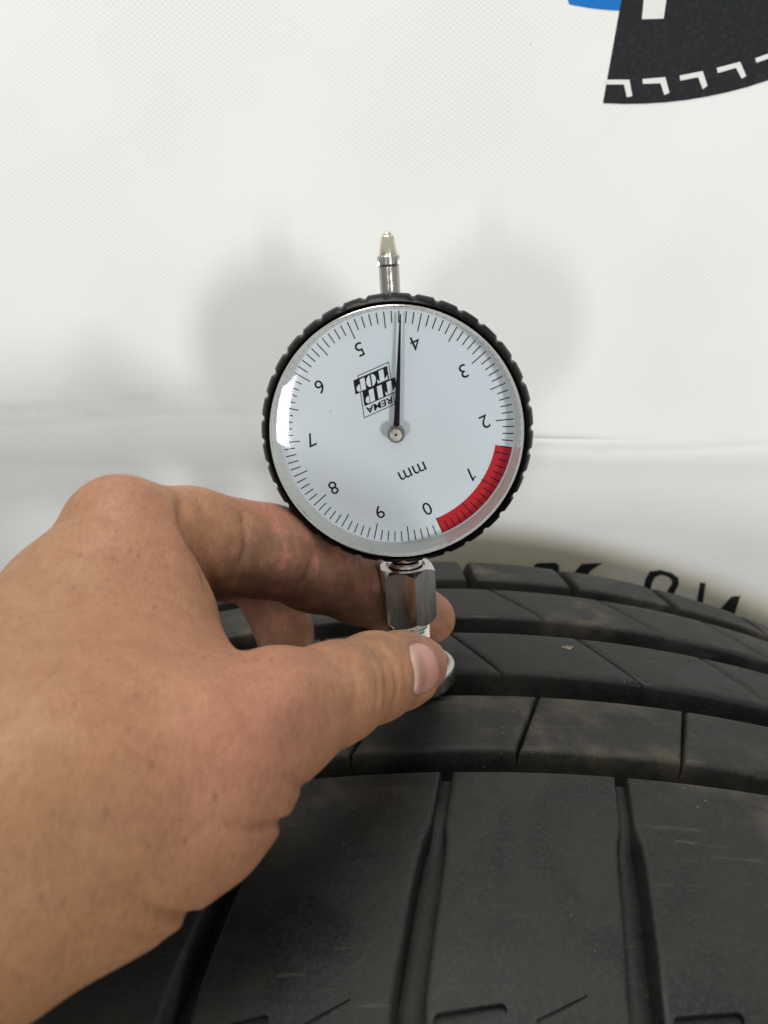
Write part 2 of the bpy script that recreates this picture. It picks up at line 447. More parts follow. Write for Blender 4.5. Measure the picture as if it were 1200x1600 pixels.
# moulded floor of the lateral grooves: a raised tie bar at the inner end, deeper outside
V = []; F = []
for j, (y, dp) in enumerate([(66, 5.2), (74, 5.0), (84, 5.0), (100, 5.0), (107, 4.9), (111, 4.2), (114, 2.6), (117, 2.2), (126.2, 2.3), (126.6, 3.2), (127.2, 8.5)]):
    hw_ = math.degrees((sh_half(y) + .5) / TYRE_R); m_ = sh_mid(min(y, 126.6))
    for q, dd in ((-1, .9), (-.6, .5), (-.35, 0), (.35, 0), (.6, .5), (1, .9)):
        r = tread_r(y) - dp - (dd if dp > 4 else dd * .4); t = RAD(m_ + q * hw_)
        V.append((r * math.sin(t) * .001, (y - TYC) * .001, r * math.cos(t) * .001))
    if j:
        for i in range(5): F.append((6 * j - 6 + i, 6 * j - 5 + i, 6 * j + 1 + i, 6 * j + i))
bar_me = mesh('groove_floor', V, F, RUB, None, 180, link=False); fix_normals(bar_me)
for k_ in range(-7, 7):
    o = bpy.data.objects.new('groove_floor', bar_me); COL.objects.link(o); o.parent = tyre
    o.location = (0, 0, TYRE_R * .001); o.rotation_euler = (0, RAD(PITCH_A * k_), 0)

# small moulded fins and pockets at the near edge of the shoulder blocks
def on_tread(u, v, lift=0.):
    d = ray(u, v); k0, k1 = 40., 400.
    def inside(k):
        p = CAM + d * k; y = min(max(p[1], 57), 270)
        return math.hypot(p[0] - TX, p[2] + TYRE_R) < tread_r(y) + lift
    k = k0
    while k < k1 and not inside(k): k += .5
    a, b = k - .5, k
    for _ in range(20):
        m = (a + b) / 2
        if inside(m): b = m
        else: a = m
    return CAM + d * b
def tyre_local(p): return Vector(((p[0] - TX) * .001, (p[1] - TYC) * .001, (p[2] + CROWN) * .001))
# moulded pockets and slits cut into the outer edge of the near shoulder blocks
def cutter(pa, pb, w0, w1, dep):
    """a slanting round-ended slot from pa to pb in the tread surface (block frame, axle centred)"""
    Vv = []; Ff = []; n = 14
    pa, pb = np.array(pa), np.array(pb); ax = pb - pa; L = np.linalg.norm(ax); ax /= L
    nr = np.array([pa[0], 0, pa[2] + TYRE_R]); nr[0] -= TX; nr /= np.linalg.norm(nr); nr = nr + np.array([0, -.3, 0]); nr /= np.linalg.norm(nr)
    sd = np.cross(ax, nr); sd /= np.linalg.norm(sd)
    out = []
    for i in range(n):
        t = 2 * math.pi * i / n; c_, q = math.cos(t), math.sin(t)
        wv = w1 if c_ > 0 else w0
        out.append((L if c_ > 0 else 0) * ax + ax * c_ * wv + sd * q * wv)
    for k, (h, sc) in enumerate(((-dep, .8), (3.0, 1.0))):
        for o in out: Vv.append(tyre_local(pa + o * 1 + nr * h) - Vector((0, 0, TYRE_R * .001)))
    for i in range(n): Ff.append((i, (i + 1) % n, n + (i + 1) % n, n + i))
    Ff.append(list(range(n))); Ff.append([2 * n - 1 - i for i in range(n)])
    o = mesh('cutter', Vv, Ff, RUB); fix_normals(o.data); return o
cuts = [cutter(on_tread(690, 1596), on_tread(783, 1578), 1.2, .9, 1.2), cutter(on_tread(843, 1597), on_tread(917, 1556), .42, .12, .5)]
tgt = bpy.data.objects.new('tmp', shoulder[0].data); COL.objects.link(tgt)
for c_ in cuts:
    md = tgt.modifiers.new('b', 'BOOLEAN'); md.operation = 'DIFFERENCE'; md.solver = 'EXACT'; md.object = c_
new_me = bpy.data.meshes.new_from_object(tgt.evaluated_get(bpy.context.evaluated_depsgraph_get()))
bpy.data.objects.remove(tgt)
for c_ in cuts: bpy.data.objects.remove(c_)
new_me.name = 'shoulder_block'
new_me.polygons.foreach_set('use_smooth', [True] * len(new_me.polygons)); new_me.set_sharp_from_angle(angle=RAD(40))
for o in shoulder: o.data = new_me

# =============================================================================
# DIAL TREAD-DEPTH GAUGE, standing across the groove between two ribs
# =============================================================================
FOOT = np.array([6.7, 158.5, .45])
gauge = empty('tread_depth_gauge', M(FOOT), 'round dial tread depth gauge with black rim and white face held upright on the tyre', 'gauge')
GM = Matrix.Rotation(RAD(-3.0), 4, 'Z') @ Matrix.Rotation(RAD(-3.5), 4, 'Y') @ Matrix.Rotation(RAD(-1.2), 4, 'X')
gauge.matrix_world = Matrix.Translation(M(FOOT)) @ GM
GR = np.array(GM.to_3x3())
def to_g(p): return GR.T @ (np.asarray(p) - FOOT)
def part(name, V, F, mat, parent=None, smooth=35):
    o = mesh(name, [(v[0] * .001, v[1] * .001, v[2] * .001) for v in V], F, mat, parent or gauge, smooth)
    return o
DZ = 61.7                     # height of the dial's centre on the stem
def lathe(name, prof, mat, axis='z', n=64, cx=0., cy=0., cz=0., mod=None, parent=None, smooth=35, close=False, caps=True):
    """prof: (r, h) pairs. axis z: h along the stem; axis y: h = towards the back, about the dial centre"""
    V = []; F = []
    for a in range(n):
        t = 2 * math.pi * a / n
        for i, (r, h) in enumerate(prof):
            rr = r + (mod(t, i) if mod else 0)
            if axis == 'z': V.append((cx + rr * math.cos(t), cy + rr * math.sin(t), cz + h))
            else: V.append((cx + rr * math.cos(t), cy + h, cz + rr * math.sin(t)))
    m_ = len(prof)
    for a in range(n):
        b = (a + 1) % n
        for i in range(m_ if close else m_ - 1):
            j = (i + 1) % m_
            F.append((a * m_ + i, b * m_ + i, b * m_ + j, a * m_ + j))
    if not close and caps:
        if prof[0][0] > 1e-6: F.append([a * m_ for a in range(n)])
        if prof[-1][0] > 1e-6: F.append([a * m_ + m_ - 1 for a in range(n)])
    o = part(name, V, F, mat, parent, smooth)
    bm = bmesh.new(); bm.from_mesh(o.data); bmesh.ops.remove_doubles(bm, verts=bm.verts, dist=1e-7)
    bmesh.ops.recalc_face_normals(bm, faces=bm.faces); bm.to_mesh(o.data); bm.free()
    o.data.polygons.foreach_set('use_smooth', [True] * len(o.data.polygons)); o.data.set_sharp_from_angle(angle=RAD(smooth))
    return o
PL = -5.4                     # plate depth (local y); front of the bezel is at about -12
# black grip ring with scalloped edge
def scallop(t, i):
    if i not in (3, 4, 5, 6): return 0.
    f = (t / (2 * math.pi) * 36) % 1
    s = min(f, 1 - f) * 2              # 0 at gap centre
    k = min(1, max(0, (s - .10) / .2)); k = k * k * (3 - 2 * k)
    return -.48 * (1 - k)
lathe('bezel', [(26.05, -11.2), (26.5, -11.9), (26.95, -11.6), (27.75, -10.4), (28.1, -9.4), (28.1, -5.0), (27.6, -3.9), (25.6, -3.7), (25.6, -9.5)], BLACKPL, 'y', 432, 0, 0, DZ, scallop, close=True, smooth=50)
lathe('rim', [(25.35, -10.8), (25.5, -11.9), (25.75, -12.25), (26.0, -12.0), (26.12, -11.0), (26.0, -9.8), (25.4, -9.8)], CHROME, 'y', 160, 0, 0, DZ, close=True, smooth=60)
lathe('inner_ring', [(25.34, -10.9), (25.0, PL - .06), (25.5, PL + .1), (25.62, -10.9)], CREAM, 'y', 128, 0, 0, DZ, close=True, smooth=60)
lathe('case', [(26.9, -4.2), (27.0, -3.0), (26.6, 4.0), (25.6, 6.2), (22, 7.0), (0, 7.0)], BLACKPL, 'y', 96, 0, 0, DZ, smooth=40)
lathe('dial_plate', [(0, PL), (25.25, PL), (25.25, PL + .6), (0, PL + .6)], DIAL, 'y', 128, 0, 0, DZ)
gp = [(0, -12.75)]
for i in range(1, 61):
    r = 25.3 * i / 60; gp.append((r, -12.75 + .12 * (r / 25.3) ** 14))
cr = lathe('crystal', gp, GLASS, 'y', 128, 0, 0, DZ, smooth=180, caps=False)
if sum(p.normal.y for p in cr.data.polygons) > 0: cr.data.flip_normals()

def disc_pt(ang, r, h): # ang in degrees, 0 = right, ccw as seen from the front
    t = RAD(ang); return (r * math.cos(t), h, DZ + r * math.sin(t))
LEAN = 3.5
A0 = -65.4 - LEAN               # angle of the zero mark in the gauge's own frame
TR = 24.6
# scale marks: one print
V = []; F = []
def tick(ang, r0, r1, w_, h):
    c = np.array([math.cos(RAD(ang)), math.sin(RAD(ang))]); s = np.array([-c[1], c[0]])
    k = len(V)
    for r, q in ((r0, -1), (r1, -1), (r1, 1), (r0, 1)):
        p = c * r + s * q * w_ / 2
        V.append((p[0], h, DZ + p[1]))
    F.append((k, k + 1, k + 2, k + 3))
for i in range(100):
    ln = 3.35 if i % 5 == 0 else 2.35
    if i % 10 == 0: ln = 3.7
    tick(A0 + 3.6 * i, TR - ln, TR, .21, PL - .07)
part('scale_marks', V, F, INK, None, None)
# red zone 0 .. 1.6
V = []; F = []
for i in range(33):
    a = A0 - .35 + (3.6 * 16 + .7) * i / 32
    V.append(disc_pt(a, TR - 3.55, PL - .035)); V.append(disc_pt(a, TR + .05, PL - .035))
    if i: F.append((2 * i - 2, 2 * i - 1, 2 * i + 1, 2 * i))
part('red_zone', V, F, REDINK, None, None)

def text(name, s, size, ang, r, rot, mat, h, parent=None):
    """text printed on the dial, centred at polar (ang, r), turned by rot degrees"""
    cu = bpy.data.curves.new(name, 'FONT'); cu.body = s; cu.size = size; cu.align_x = 'CENTER'; cu.align_y = 'CENTER'; cu.resolution_u = 6
    o = bpy.data.objects.new(name, cu); COL.objects.link(o)
    dg = bpy.context.evaluated_depsgraph_get(); me = bpy.data.meshes.new_from_object(o.evaluated_get(dg))
    bpy.data.objects.remove(o); bpy.data.curves.remove(cu)
    c0 = np.array([r * math.cos(RAD(ang)), r * math.sin(RAD(ang))]); cr, sr = math.cos(RAD(rot)), math.sin(RAD(rot))
    if s == '1':
        me = bpy.data.meshes.new(name)
        me.from_pydata([(.15, -1.45, 0), (.52, -1.45, 0), (.52, 1.45, 0), (.22, 1.45, 0), (.15, 1.2, 0), (.15, .86, 0), (-.62, .62, 0), (-.62, .88, 0), (-.1, 1.06, 0)], [],
                       [(0, 1, 2, 3, 4), (5, 4, 3, 8, 7, 6)])
    co = np.array([v.co[:] for v in me.vertices]); mid = (co.min(0) + co.max(0)) / 2; co -= mid
    for v, q in zip(me.vertices, co):
        x, z = q[0] * cr - q[1] * sr + c0[0], q[0] * sr + q[1] * cr + c0[1]
        v.co = (x * .001, h * .001, (DZ + z) * .001)
    me.materials.clear(); me.materials.append(mat); me.name = name
    o = bpy.data.objects.new(name, me); COL.objects.link(o); o.parent = parent or gauge
    return o
ROT = 205 - LEAN
for n_ in range(10):
    # each numeral stands upright along the dial's own (turned) direction
    text('numeral', str(n_), 4.1, A0 + 36 * n_ + (-3.0 if n_ == 0 else 0), 18.6 if n_ not in (0, 9) else 18.3, ROT, INK, PL - .07)
# "mm": place from where it stands on the plate
plate_p = FOOT + GR @ np.array([0, PL, DZ]); plate_n = GR @ np.array([0, -1., 0])
def plate_local(u, v, lift):
    p = on_plane(u, v, plate_p + plate_n * lift, plate_n); return to_g(p)
q = plate_local(644, 736, .07)
text('unit_text', 'mm', 4.3, math.degrees(math.atan2(q[2] - DZ, q[0])), math.hypot(q[0], q[2] - DZ), ROT, INK, PL - .07)

# printed trade mark: slanted frame, two black bars with cut letters, small line above
logo = bpy.data.objects.new('printed_logo', None)
def LP(s, t, lift):
    x, y = 620 + s * -390 + t * 80, 120 + s * 175 + t * 535
    return plate_local(530 + x / 8., 550 + y / 8., lift)
lV = []; lF = []
def quad_st(a, lift, VV, FF):
    k = len(VV)
    for s, t in a: VV.append(LP(s, t, lift))
    FF.append(list(range(k, k + len(a))))
fw, fh = .022, .018
for r_ in ([(0, 0), (1, 0), (1, fh), (0, fh)], [(0, 1 - fh), (1, 1 - fh), (1, 1), (0, 1)], [(0, fh), (fw, fh), (fw, 1 - fh), (0, 1 - fh)], [(1 - fw, fh), (1, fh), (1, 1 - fh), (1 - fw, 1 - fh)]):
    quad_st(r_, .07, lV, lF)
quad_st([(.07, .075), (1.15, .065), (1.15, .395), (.07, .395)], .08, lV, lF)
quad_st([(-.12, .40), (.93, .392), (.93, .74), (-.12, .74)], .085, lV, lF)
lg = part('printed_logo', lV, lF, INK, None, None)
wV = []; wF = []
def bar(s, t0, t1, w_=.15): quad_st([(s - w_ / 2, t0), (s + w_ / 2, t0), (s + w_ / 2, t1), (s - w_ / 2, t1)], .12, wV, wF)
def half(s, tc, rs, rt, side): quad_st([(s + side * rs * math.sin(math.pi * i / 10), tc - rt * math.cos(math.pi * i / 10)) for i in range(11)][::side], .12, wV, wF)
def letters(t0, t1, items):
    for kind, s in items:
        if kind == 'T':
            bar(s, t0, t1, .15)
            quad_st([(s - .075, t1), (s - .17, t1), (s - .17, t1 - .10), (s - .075, t1 - .02)], .12, wV, wF)
            quad_st([(s + .075, t1), (s + .075, t1 - .02), (s + .15, t1 - .10), (s + .15, t1)], .12, wV, wF)
        if kind == 'I': bar(s, t0, t1, .15)
        if kind == 'P':
            bar(s, t0, t1, .15); half(s + .095, t1 - .085, .115, .085, 1)
        if kind == 'O':
            half(s - .015, (t0 + t1) / 2, .13, (t1 - t0) / 2, -1); half(s + .03, (t0 + t1) / 2, .13, (t1 - t0) / 2, 1)
letters(.105, .375, [('T', .28), ('O', .61), ('P', .88)])
letters(.43, .715, [('T', .09), ('I', .40), ('P', .66)])
part('logo_letters', wV, wF, WHITEINK, lg, None)
# the small bold word over the bars
cu = bpy.data.curves.new('word', 'FONT'); cu.body = 'REMA'; cu.size = 1; cu.resolution_u = 3; cu.offset = .022
o = bpy.data.objects.new('word', cu); COL.objects.link(o)
me = bpy.data.meshes.new_from_object(o.evaluated_get(bpy.context.evaluated_depsgraph_get())); bpy.data.objects.remove(o)
co = np.array([v.co[:] for v in me.vertices]); lo, hi = co.min(0), co.max(0)
for v, c_ in zip(me.vertices, co):
    p_ = LP(.07 + .83 * (c_[0] - lo[0]) / (hi[0] - lo[0]), .785 + .155 * (c_[1] - lo[1]) / (hi[1] - lo[1]), .09); v.co = [x * .001 for x in p_]
me.materials.clear(); me.materials.append(INK)
o = bpy.data.objects.new('logo_word', me); COL.objects.link(o); o.parent = lg

# needle and its hub
HUBY = -10.2
na = 90 - LEAN - 1.6
V = []; F = []
c = np.array([math.cos(RAD(na)), math.sin(RAD(na))]); s_ = np.array([-c[1], c[0]])
for r, hw_ in ((-.3, .66), (1.5, .62), (14, .36), (24.0, .14)):
    for q_, hh in ((-1, -8.3), (0, -8.62), (1, -8.3), (1, -7.9), (-1, -7.9)):
        p = c * r + s_ * q_ * hw_; V.append((p[0], hh, DZ + p[1]))
for i in range(3):
    for j in range(5): F.append((i * 5 + j, i * 5 + (j + 1) % 5, i * 5 + 5 + (j + 1) % 5, i * 5 + 5 + j))
F += [(0, 1, 2, 3, 4), (15, 16, 17, 18, 19)]
nd = part('needle', V, F, NEEDLE, None, None); fix_normals(nd.data)
hub = lathe('needle_hub', [(0, HUBY + .05), (.28, HUBY + .05), (.30, HUBY - .0), (1.25, HUBY - .02), (1.40, HUBY - .12), (1.75, HUBY + .35), (1.85, HUBY + .8), (1.85, -7.6), (.9, -7.4), (.9, PL)], HUBM, 'y', 48, 0, 0, DZ, smooth=30)
lathe('hub_pin', [(0, HUBY - .2), (.24, HUBY - .2), (.27, HUBY + .1), (0, HUBY + .1)], NEEDLE, 'y', 20, 0, 0, DZ, parent=hub)

# plunger on top
top0 = DZ + 26.0
lathe('plunger_sleeve', [(2.1, top0), (2.1, DZ + 33.2), (1.9, DZ + 33.4), (0, DZ + 33.4)], SLEEVE, 'z', 48)
lathe('plunger_collar', [(1.6, DZ + 33.35), (2.15, DZ + 33.45), (2.38, DZ + 33.7), (2.38, DZ + 35.2), (2.15, DZ + 35.5), (1.6, DZ + 35.55)], BRUSH, 'z', 120,
      mod=lambda t, i: (-.30 * (math.cos(t * 20) > .35) if 1 <= i <= 4 else 0), smooth=30)
lathe('plunger_cap', [(1.9, DZ + 35.5), (1.95, DZ + 35.7), (1.38, DZ + 39.0), (1.25, DZ + 39.25), (.95, DZ + 39.45), (.9, DZ + 39.7), (.6, DZ + 40.05), (0, DZ + 40.2)], BRASS, 'z', 48, smooth=40)

# stem, hexagon and thread below the dial
lathe('stem_neck', [(4.0, 27), (4.0, 30.8), (3.5, 31.2), (3.5, DZ - 24)], CHROME, 'z', 64)
def hexagon(name, z0, z1, R_, rot, ch, mat):
    n = 96; V = []; F = []
    ap = R_ * math.cos(math.pi / 6)
    def rad(t):
        k = ((t - rot + math.pi) % (math.pi / 3)) - math.pi / 6
        return ap / math.cos(k)
    rc = ap * .985
    tl = []
    for a in range(n):
        t = rot + 2 * math.pi * a / n; r = rad(t); d = max(0, (r - rc)) * ch
        tl.append((t, r, d))
    for (t, r, d) in tl: V.append((r * math.cos(t), r * math.sin(t), z0 + d))
    for (t, r, d) in tl: V.append((r * math.cos(t), r * math.sin(t), z1 - d))
    for (t, r, d) in tl: V.append((rc * math.cos(t) * .99, rc * math.sin(t) * .99, z1))
    for (t, r, d) in tl: V.append((4.6 * math.cos(t), 4.6 * math.sin(t), z1 + .02))
    for (t, r, d) in tl: V.append((4.5 * math.cos(t), 4.5 * math.sin(t), z1 - .7))
    for (t, r, d) in tl: V.append((rc * math.cos(t) * .99, rc * math.sin(t) * .99, z0))
    for a in range(n):
        b = (a + 1) % n
        for k in range(4): F.append((k * n + a, k * n + b, (k + 1) * n + b, (k + 1) * n + a))
        F.append((a, b, 5 * n + b, 5 * n + a))
    F.append([5 * n + a for a in range(n)]); F.append([4 * n + a for a in range(n)])
    o = part(name, V, F, mat, None, 20); fix_normals(o.data)
    o.data.polygons.foreach_set('use_smooth', [True] * len(o.data.polygons)); o.data.set_sharp_from_angle(angle=RAD(14))
    return o
# corners seen from the front at about 16, 76 and -44 degrees to the right
hexagon('hexagon_nut', 15.9, 29.6, 6.9, RAD(-90 + 19), 1.25, BRUSH)
th = []
z = 15.8
while z > 5.6:
    th += [(4.55, z), (5.0, z - .35), (4.55, z - .7)]; z -= .72
lathe('thread', [(4.0, 16.2)] + th + [(4.4, 5.0), (4.4, 3)], CHROME, 'z', 64, smooth=50)
lathe('foot', [(4.4, 4.6), (9.3, 4.6), (10.4, 4.25), (10.6, 3.6), (10.6, .5), (10.2, .0), (2.2, .0), (2.2, 1)], BRUSH, 'z', 96, smooth=40)
lathe('probe_pin', [(1.0, 1.2), (1.0, -5.2), (.5, -6.6), (0, -6.8)], CHROME, 'z', 24)

# =============================================================================
# HAND: one continuous skin surface from a blended distance field
# =============================================================================
def cp(u, v, d): return np.array([(u - 600) / FPX * d, (800 - v) / FPX * d, d], dtype=np.float32)
VOX = .68
lo = np.array([-112, -128, 46.]); hi = np.array([26, 16, 204.])
dims = np.ceil((hi - lo) / VOX).astype(int)
gx = (lo[0] + VOX * np.arange(dims[0])).astype(np.float32); gy = (lo[1] + VOX * np.arange(dims[1])).astype(np.float32); gz = (lo[2] + VOX * np.arange(dims[2])).astype(np.float32)
BIG = 30.
def new(): return np.full(dims, BIG, np.float32)
def cone_field(fld, A, B, ra, rb, k):
    """round cone between A and B blended into fld with smoothness k"""
    mg = max(ra, rb) + k + 6
    mn = np.minimum(A - ra, B - rb) - k - 6; mx = np.maximum(A + ra, B + rb) + k + 6
    i0 = np.clip(np.floor((mn - lo) / VOX).astype(int), 0, dims); i1 = np.clip(np.ceil((mx - lo) / VOX).astype(int) + 1, 0, dims)
    if (i1 <= i0).any(): return
    X = gx[i0[0]:i1[0], None, None]; Y = gy[None, i0[1]:i1[1], None]; Z = gz[None, None, i0[2]:i1[2]]
    ba = B - A; L2 = float(ba @ ba)
    t = ((X - A[0]) * ba[0] + (Y - A[1]) * ba[1] + (Z - A[2]) * ba[2]) / max(L2, 1e-6)
    np.clip(t, 0, 1, out=t)
    d = np.sqrt((X - A[0] - t * ba[0]) ** 2 + (Y - A[1] - t * ba[1]) ** 2 + (Z - A[2] - t * ba[2]) ** 2) - (ra + (rb - ra) * t)
    sl = (slice(i0[0], i1[0]), slice(i0[1], i1[1]), slice(i0[2], i1[2]))
    fld[sl] = smin(fld[sl], d, k)
def smin(a, b, k):
    h = np.clip(.5 + .5 * (b - a) / k, 0, 1)
    return b + (a - b) * h - k * h * (1 - h)
def chain(fld, pts, k):
    """pts: (u, v, depth, radius)"""
    for a, b in zip(pts[:-1], pts[1:]): cone_field(fld, cp(*a[:3]), cp(*b[:3]), a[3], b[3], k)
WR = (-95, 1318, 92, 18)
core = new()
thumb = [(653, 1038, 158, 6.3), (625, 1047, 150, 7.4), (583, 1058, 138, 7.9), (524, 1083, 127, 8.2), (432, 1120, 116, 10.2), (297, 1192, 103, 12.7), (95, 1255, 95, 15.5), WR]
chain(core, [(192, 838, 131, 10.6), (150, 960, 121, 12), (80, 1120, 107, 15), WR], 6)
chain(core, [(90, 946, 123, 9.6), (10, 1110, 108, 13), WR], 6)
chain(core, [(-40, 1060, 117, 10), (-90, 1180, 104, 13), WR], 6)
chain(core, [(-140, 1190, 112, 10), (-160, 1260, 100, 12), WR], 6)
# web between thumb and index finger
chain(core, [(215, 900, 127, 10.), (238, 968, 124, 9.5), (262, 1080, 117, 10.), (330, 1150, 111, 9.)], 5)
chain(core, [(150, 1000, 120, 12), (210, 1130, 110, 13.5), (150, 1230, 99, 14)], 8)
chain(core, [WR, (-390, 1592, 86, 22.2), (-600, 1850, 76, 23), (-840, 2300, 64, 24)], 8)
tf = new(); chain(tf, thumb, 3.)
chain(tf, [(345, 1228, 106, 9.4), (305, 1262, 104, 10.), (192, 1332, 99, 10.6), (50, 1370, 94, 12.5)], 5)   # ball of the thumb
hp = cp(385, 985, 122)
dist2 = (gx[:, None, None] - hp[0]) ** 2 + (gy[None, :, None] - hp[1]) ** 2 + .35 * (gz[None, None, :] - hp[2]) ** 2
kk = (1.6 + 7.9 * (1 - np.exp(-dist2 / 15. ** 2))).astype(np.float32); del dist2
core = smin(core, tf, kk); del kk, tf
idx = new()
chain(idx, [(192, 842, 131, 10.2), (300, 847, 146, 10.4), (420, 861, 161, 9.9), (490, 893, 170, 8.9), (560, 919, 178, 8.4), (625, 945, 183, 7.7), (671, 966, 185.5, 6.5)], 2.5)
hand = smin(core, idx, 2.6)
mid = new()
chain(mid, [(88, 945, 125, 9.8), (300, 880, 172, 8.6), (405, 895, 186, 8.2), (443, 985, 184, 6.9), (452, 1030, 178, 6.3)], 2.)
hand = smin(hand, mid, 1.5)
rin = new()
chain(rin, [(-40, 1060, 118, 9.5), (190, 1010, 160, 8.8), (270, 1030, 172, 8.2), (255, 1085, 162, 7.2), (215, 1110, 150, 6.5)], 2.)
hand = smin(hand, rin, 2.)
lit = new()
chain(lit, [(-140, 1190, 113, 9.), (40, 1120, 145, 7.8), (120, 1140, 152, 7.2), (130, 1190, 140, 6.4)], 2.)
hand = smin(hand, lit, 2.)

def surface_nets(f):
    """naive surface nets on the zero level of f"""
    ins = f < 0
    c = [ins[a:ins.shape[0] - 1 + a, b:ins.shape[1] - 1 + b, d:ins.shape[2] - 1 + d] for a in (0, 1) for b in (0, 1) for d in (0, 1)]
    cnt = sum(x.astype(np.int8) for x in c)
    act = (cnt > 0) & (cnt < 8)
    idx = np.argwhere(act); n = len(idx)
    vid = np.full(act.shape, -1, np.int32); vid[act] = np.arange(n)
    acc = np.zeros((n, 3)); num = np.zeros(n)
    cor = [(a, b, d) for a in (0, 1) for b in (0, 1) for d in (0, 1)]
    val = {q: f[idx[:, 0] + q[0], idx[:, 1] + q[1], idx[:, 2] + q[2]] for q in cor}
    for p in cor:
        for ax in range(3):
            if p[ax]: continue
            r = list(p); r[ax] = 1; r = tuple(r)
            va, vb = val[p], val[r]; m = (va < 0) != (vb < 0)
            t = np.where(m, va / np.where(m, va - vb, 1), 0)
            pt = np.tile(np.array(p, float), (n, 1)); pt[:, ax] = t
            acc[m] += pt[m]; num[m] += 1
    verts = (idx + acc / num[:, None]) * VOX + lo
    faces = []
    for ax in range(3):
        o = [i for i in range(3) if i != ax]
        sl0 = [slice(None)] * 3; sl1 = [slice(None)] * 3
        sl0[ax] = slice(0, -1); sl1[ax] = slice(1, None)
        A = ins[tuple(sl0)]; B = ins[tuple(sl1)]
        e = np.argwhere(A != B)
        ok = (e[:, o[0]] > 0) & (e[:, o[1]] > 0) & (e[:, o[0]] < f.shape[o[0]] - 1) & (e[:, o[1]] < f.shape[o[1]] - 1)
        e = e[ok]; q = []
        for d0, d1 in ((-1, -1), (0, -1), (0, 0), (-1, 0)):
            g = e.copy(); g[:, o[0]] += d0; g[:, o[1]] += d1
            q.append(vid[g[:, 0], g[:, 1], g[:, 2]])
        q = np.stack(q, 1)
        fl = A[tuple(e.T)]
        if ax == 1: fl = ~fl
        q[~fl] = q[~fl][:, ::-1]
        faces.append(q)
    return verts, np.concatenate(faces)
hv, hf = surface_nets(hand)
hf = hf[(hf >= 0).all(1)]
# relax
def relax(v, f, it, lam=.5):
    e = np.concatenate([f[:, [0, 1]], f[:, [1, 2]], f[:, [2, 3]], f[:, [3, 0]]])
    e = np.concatenate([e, e[:, ::-1]])
    deg = np.bincount(e[:, 0], minlength=len(v)).astype(float); deg[deg == 0] = 1
    for _ in range(it):
        s = np.stack([np.bincount(e[:, 0], v[e[:, 1], k], len(v)) for k in range(3)], 1) / deg[:, None]
        v = v + lam * (s - v)
    return v
hv = relax(hv, hf, 3)
def vnormals(v, f):
    n = np.cross(v[f[:, 2]] - v[f[:, 0]], v[f[:, 3]] - v[f[:, 1]])
    out = np.zeros_like(v)
    for k in range(4):
        for a in range(3): out[:, a] += np.bincount(f[:, k], n[:, a], len(v))
    return out / np.maximum(np.linalg.norm(out, axis=1), 1e-9)[:, None]
hn = vnormals(hv, hf)
# make sure normals face outwards
cen = cp(335, 1205, 103)
near = np.linalg.norm(hv - cen, axis=1) < 20
if ((hv[near] - cen) * hn[near]).sum() < 0: hf = hf[:, ::-1]; hn = -hn
U = 600 + hv[:, 0] / hv[:, 2] * FPX; Vp = 800 - hv[:, 1] / hv[:, 2] * FPX
facing = (-(hn * hv).sum(1) / np.linalg.norm(hv, axis=1))
def seg_dist(u, v, pts):
    best = np.full(len(u), 1e9)
    for (a, b), (c, d) in zip(pts[:-1], pts[1:]):
        L = (c - a) ** 2 + (d - b) ** 2; t = np.clip(((u - a) * (c - a) + (v - b) * (d - b)) / L, 0, 1)
        best = np.minimum(best, np.hypot(u - a - t * (c - a), v - b - t * (d - b)))
    return best
def spline(pts, n=6):
    out = []
    P_ = [pts[0]] + list(pts) + [pts[-1]]
    for i in range(1, len(P_) - 2):
        for k in range(n):
            t = k / n; p0, p1, p2, p3 = [np.array(x, float) for x in P_[i - 1:i + 3]]
            out.append(tuple(.5 * (2 * p1 + (p2 - p0) * t + (2 * p0 - 5 * p1 + 4 * p2 - p3) * t * t + (3 * p1 - p0 - 3 * p2 + p3) * t ** 3)))
    out.append(pts[-1]); return out
disp = np.zeros(len(hv))
front = np.clip((facing + .1) / .3, 0, 1)
def crease(pts, wpx, depth, dlo=0, dhi=999, taper='both', edge=False):
    """a fold pressed into the skin; it fades out at its free ends"""
    global disp
    m = (hv[:, 2] > dlo) & (hv[:, 2] < dhi)
    P_ = spline(pts, 8); n = len(P_) - 1; best = np.zeros(len(hv))
    for i in range(n):
        t = (i + .5) / n
        f_ = {'both': math.sin(math.pi * t) ** .6, 'start': min(1, t * 1.5), 'none': 1.}[taper]
        dd = seg_dist(U, Vp, P_[i:i + 2]); np.maximum(best, f_ * np.exp(-(dd / wpx) ** 2), out=best)
    disp -= depth * best * (np.clip((facing + .6) / .4, 0, 1) if edge else front) * m
# folds of the thumb joint
crease([(575, 1005), (600, 1040), (607, 1080), (600, 1118)], 4.5, .5)
crease([(588, 1003), (612, 1035), (620, 1075), (612, 1108)], 4, .5)
crease([(565, 1010), (588, 1050), (592, 1090), (585, 1128)], 4, .3)
crease([(631, 1000), (632, 1040), (636, 1090)], 4, .25)
crease([(540, 1020), (556, 1060), (556, 1110)], 4.5, .2)
crease([(600, 1060), (604, 1085), (603, 1110)], 4, .2)
# thumb root and wrist
crease([(485, 1060), (512, 1100), (520, 1140), (510, 1190)], 20, .5)
crease([(345, 1285), (385, 1294), (425, 1291), (460, 1284)], 8, 1.25, taper='start', edge=True)
crease([(195, 1385), (235, 1416), (280, 1434), (335, 1434)], 9, 1.1, taper='start', edge=True)
crease([(190, 1450), (225, 1463), (262, 1466)], 9, .5, taper='start')
crease([(430, 1212), (475, 1232), (510, 1230)], 8, .8, taper='start', edge=True)
